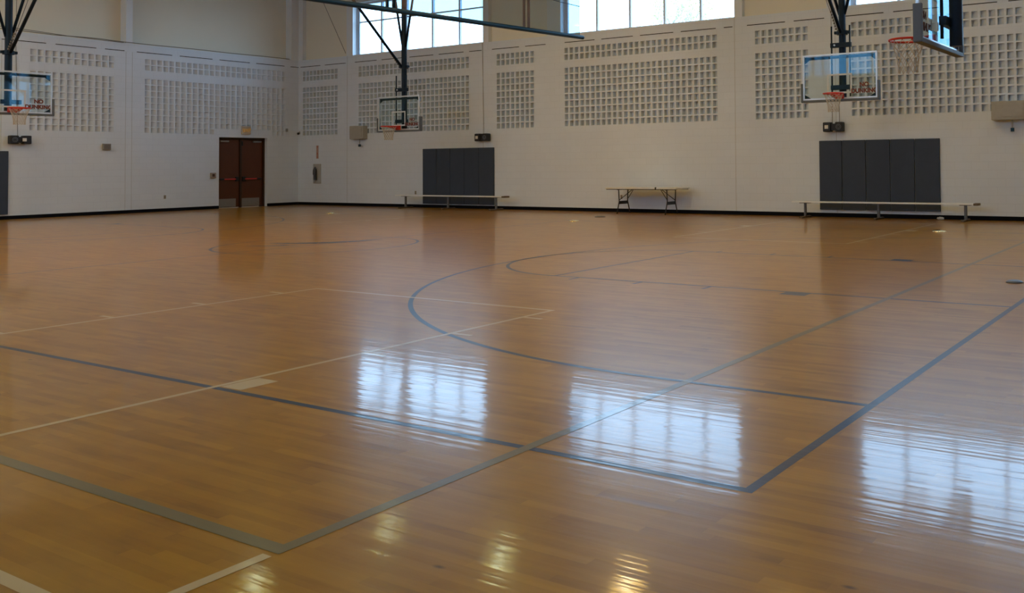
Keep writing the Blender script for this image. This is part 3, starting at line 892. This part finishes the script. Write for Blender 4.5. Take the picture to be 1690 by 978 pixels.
# ================================================================== SMALL WALL THINGS
def wallbox(label, x, z0, z1, w, d):
    t = thing('wall_cabinet', label, 'wall cabinet', (x, YB, z0), 0, 'beige boxes high on the back wall')
    MB().bbox(-w/2, w/2, -d, 0, 0, z1-z0, 0.02).build('housing', M_BEIGE, t)
    MB().bbox(-w/2+0.07, w/2-0.07, -d-0.012, -d, 0.07, z1-z0-0.07, 0.004).build('front_panel', M_BEIGE, t)
    h = MB().tube((0.06, -d*0.5, 0.0), (0.06, -d*0.5, -0.20), 0.016, 8)
    h.build('drop_rod', M_STEEL, t)
    MB().bbox(0.02, 0.10, -d*0.5-0.03, -d*0.5+0.03, -0.28, -0.19, 0.008).build('rod_end', M_BLUEST, t)['label'] = 'dark blue rod end'
wallbox('beige box unit on back wall just left of lower hoop, rod hanging below', -27.55, 2.45, 2.93, 0.72, 0.22)
wallbox('beige box unit at right edge of photo on back wall, rod hanging below', -4.53, 2.42, 2.87, 0.80, 0.30)

t = thing('fire_extinguisher_cabinet', 'shallow white cabinet holding dark extinguisher on back wall near corner', 'fire extinguisher cabinet', (-29.98, YB, 0.82))
cbm = MB().box(-0.21, 0.21, -0.03, 0.0, 0.0, 0.03).box(-0.21, 0.21, -0.03, 0.0, 0.71, 0.74).box(-0.21, -0.18, -0.03, 0.0, 0.03, 0.71).box(0.18, 0.21, -0.03, 0.0, 0.03, 0.71).box(-0.18, 0.18, -0.008, 0, 0.03, 0.71)
cbm.build('cabinet_frame', mat('cabinet_paint', (0.40, 0.38, 0.35, 1), 0.5), t)
MB().lathe([(0.06, 0), (0.062, 0.34), (0.05, 0.42), (0.02, 0.45), (0.02, 0.50)], (-0.05, -0.07, 0.13), 16).tube((-0.05, -0.07, 0.60), (-0.12, -0.07, 0.57), 0.015, 6).build('extinguisher', mat('extinguisher_dark', (0.03, 0.03, 0.035, 1), 0.35), t)
MB().path([(-0.05, -0.07, 0.60), (-0.14, -0.08, 0.52), (-0.15, -0.08, 0.33)], 0.012, 6).build('hose', M_BLACK, t)
t = thing('fire_sign', 'narrow vertical red lettered decal above extinguisher cabinet', 'sign', (-29.98, YB, 1.76))
MB().box(-0.065, 0.065, -0.003, 0.0, 0, 0.50).build('backing', mat('faded_red_backing', (0.42, 0.30, 0.25, 1), 0.6), t)
for i, ch in enumerate('FIRE'):
    lettering('sign_letter', ch, 0.13, bpy.data.materials.get('faded_red') or mat('faded_red', (0.40, 0.07, 0.04, 1), 0.6), t, (0, -0.004, 0.385-0.12*i), (PI/2, 0, 0), 0.001, 0.003)

t = thing('exit_sign', 'small white exit sign box above brown double door', 'sign', (XL, 20.61, 2.665), PI/2)
MB().bbox(-0.17, 0.17, -0.075, 0, 0, 0.30, 0.012).build('housing', mat('exit_housing', (0.50, 0.44, 0.38, 1), 0.5), t)
MB().bbox(-0.14, 0.14, -0.082, -0.072, 0.04, 0.265, 0.003).build('face', mat('exit_face', (0.46, 0.38, 0.29, 1), 0.5), t)
lettering('exit_lettering', 'EXIT', 0.155, emit_mat('exit_orange', (0.75, 0.34, 0.04, 1), 0.26), t, (0, -0.084, 0.09), (PI/2, 0, 0), 0.001, 0.003)

t = thing('horn_strobe', 'small gray grilled alarm horn on left wall between speaker and door', 'alarm horn', (XL, 15.81, 2.06), PI/2)
MB().bbox(-0.12, 0.12, -0.07, 0, 0, 0.20, 0.012).build('housing', mat('horn_gray', (0.26, 0.23, 0.20, 1), 0.5), t)
g = MB()
for k in range(4): g.box(-0.09, 0.09, -0.078, -0.070, 0.035+0.038*k, 0.050+0.038*k)
g.build('grille', mat('horn_dark', (0.08, 0.06, 0.05, 1), 0.6), t)
t = thing('thermostat', 'small wall thermostat in dark guard just left of brown door', 'thermostat', (XL, 19.37, 1.09), PI/2)
MB().bbox(-0.10, 0.10, -0.05, 0, 0, 0.19, 0.012).build('guard', mat('guard_gray', (0.30, 0.25, 0.22, 1), 0.5), t)
MB().bbox(-0.045, 0.045, -0.06, -0.048, 0.05, 0.145, 0.004).build('dial', mat('dial_brown', (0.05, 0.025, 0.015, 1), 0.5), t)
def outlet(label, loc, rotz):
    t = thing('wall_outlet', label, 'outlet', loc, rotz, 'electrical outlets on the walls')
    MB().bbox(-0.04, 0.04, -0.008, 0, 0, 0.12, 0.003).build('cover_plate', mat('outlet_plate', (0.34, 0.30, 0.24, 1), 0.5) if 'outlet_plate' not in bpy.data.materials else bpy.data.materials['outlet_plate'], t)
    MB().bbox(-0.018, 0.018, -0.012, -0.007, 0.015, 0.052, 0.002).bbox(-0.018, 0.018, -0.012, -0.007, 0.068, 0.105, 0.002).build('socket', M_CABLE, t)
outlet('small outlet plate low on left wall, left of brown door', (XL, 17.69, 0.425), PI/2)
outlet('small outlet plate on back wall beside folding table left legs', (-15.94, YB, 0.395), 0)
outlet('small outlet plate on back wall just over left bench seat', (-24.72, YB, 0.455), 0)
t = thing('corner_sensor', 'tiny dark round sensor on room corner beside left wall', 'sensor', (-31.05, YB, 2.74))
MB().bbox(0.0, 0.06, -0.03, 0, -0.02, 0.08, 0.006).build('mount', M_BEIGE, t)
MB().lathe([(0.02, -0.05), (0.045, -0.03), (0.045, 0.02), (0.02, 0.04)], (0.03, -0.07, 0.0), 14).build('lens_cap', M_SPK, t, True)
t = tag(MB().bbox(XL, XL+0.05, 22.25, 22.33, 2.80, 2.92, 0.01).build('wall_contact', M_STEEL), 'tiny brown box on left wall beside room corner', 'wall box')

# small things on the floor
def cover(label, x, y, r, m_, rot=0.0):
    o = MB().lathe([(r*math.cos(k*PI/16), 0.002+0.034*math.sin(k*PI/16)) if k else (r, 0.0) for k in range(8)], (0, 0, 0), 28).build('floor_socket_cover', m_, None, True)
    o.location = (x, y, 0.0)
    return tag(o, label, 'floor cover', 'round floor socket covers')
cover('bright brass floor cover in front of right bench near its right leg', -5.23, 18.90, 0.15, M_BRASS)
cover('bright brass floor cover between left bench and folding table', -14.57, 18.72, 0.13, M_BRASS)
cover('bright brass floor cover near room corner, left of left bench', -24.28, 18.94, 0.13, M_BRASS)
cover('dull dark floor cover near back wall left of folding table', -15.03, 20.47, 0.15, M_CABLE)
cover('dull blue gray floor cover near right photo edge, behind blue baseline', -2.27, 11.45, 0.10, M_BLEG)
random.seed(3)
bm = bmesh.new()
bmesh.ops.create_icosphere(bm, subdivisions=3, radius=1)
for v in bm.verts:
    n = 1+random.uniform(-0.22, 0.22); v.co = Vector((v.co.x*0.085*n, v.co.y*0.05*n, max(-0.034, v.co.z*0.036*n)+0.036))
me = bpy.data.meshes.new('crumpled_paper'); bm.to_mesh(me); bm.free(); me.materials.append(M_WHT)
o = bpy.data.objects.new('crumpled_paper', me); COL.objects.link(o); o.location = (-6.22, 22.62, 0.0)
tag(o, 'small crumpled white paper on floor under right bench by baseboard', 'paper')

# ================================================================== CEILING LAMPS
lamp0 = None
M_BULB = emit_mat('lamp_glow', (1.0, 0.64, 0.17, 1), 20.0)
M_LAMPH = mat('lamp_housing', (0.5, 0.5, 0.5, 1), 0.4, 0.6)
lampspots = [(x, y) for y in (17.5, 13.5, 9.5, 5.5) for x in (-20.0, -16.0, -12.2, -8.2, -4.4)]+[(x, y) for y in (9.5, 5.5, 1.5) for x in (-28.0, -24.0)]+[(-20.0, 1.5)]  # trailing spots are unseen lamps added to brighten the left wall
for i, (x, y) in enumerate(lampspots):
    if i == 0:
        lamp0 = thing('ceiling_lamp', 'warm high bay ceiling lamp above court, unseen left ones added for light', 'lamp', (x, y, 8.40), 0, 'high bay lamps under the ceiling')
        sh = MB()
        n = 24; prof = [(0.42, 0.0), (0.41, 0.03), (0.32, 0.14), (0.13, 0.26), (0.11, 0.38), (0.05, 0.40)]
        for r, z in prof: sh.v += [(r*math.cos(2*PI*k/n), r*math.sin(2*PI*k/n), z) for k in range(n)]
        for j in range(len(prof)-1):
            for k in range(n): sh.f.append((j*n+k, j*n+(k+1) % n, (j+1)*n+(k+1) % n, (j+1)*n+k))
        smooth_by_angle(sh.build('lamp_shade', M_LAMPH, lamp0))
        MB().tube((0, 0, 0.39), (0, 0, 0.60), 0.015, 8).build('lamp_stem', M_LAMPH, lamp0)
        MB().lathe([(0.02, -0.02), (0.37, 0.0), (0.38, 0.03), (0.02, 0.05)], (0, 0, 0), 20).build('bulb', M_BULB, lamp0, True)
        ld = bpy.data.lights.new('lamp_light', 'AREA'); ld.shape = 'DISK'; ld.size = 0.30; ld.energy = LAMP_W
        ld.color = (1.0, 0.88, 0.62)
        lo = bpy.data.objects.new('lamp_light', ld); COL.objects.link(lo); lo.parent = lamp0; lo.location = (0, 0, -0.03)
    else:
        r = dup(lamp0, (x, y, 8.40), 0, 'warm high bay ceiling lamp above court, unseen left ones added for light')
        if x < -23:  # added left lamps run stronger to lift the left wall
            for c in r.children:
                if c.type == 'LIGHT': c.data = c.data.copy(); c.data.energy = LAMP_W*2.4

# ================================================================== OUTSIDE
g = MB().box(-120, 90, YB+0.6, 160, -0.6, -0.5).build('ground_outside', M_GRND); struct(g)
random.seed(11)
tr = thing('bare_tree', 'faint thin tree with sparse yellow leaves outside the middle window', 'tree', (-24.0, 40.0, -0.5))
tm = MB(); lv = MB()
def grow(p, d, L, r, depth):
    q = p+d*L; tm.tube(p, q, r, 6, r*0.7)
    if depth == 0:
        for _ in range(5):
            c = q+Vector((random.uniform(-.3,.3), random.uniform(-.3,.3), random.uniform(-.3,.3))); s_ = 0.07
            a = Vector((random.uniform(-1,1), random.uniform(-1,1), random.uniform(-1,1))).normalized(); b_ = a.orthogonal()
            lv.add([c-a*s_, c+b_*s_*0.6, c+a*s_, c-b_*s_*0.6], [(0,1,2,3)])
        return
    for _ in range(3 if depth > 1 else 2):
        nd = (d+Vector((random.uniform(-.6,.6), random.uniform(-.6,.6), random.uniform(-.05,.5)))).normalized()
        grow(q, nd, L*random.uniform(.62, .8), r*0.6, depth-1)
grow(Vector((0,0,0)), Vector((0,0,1)), 3.3, 0.14, 5)
tm.build('trunk', M_BARK, tr); lv.build('leaves', M_LEAF, tr)
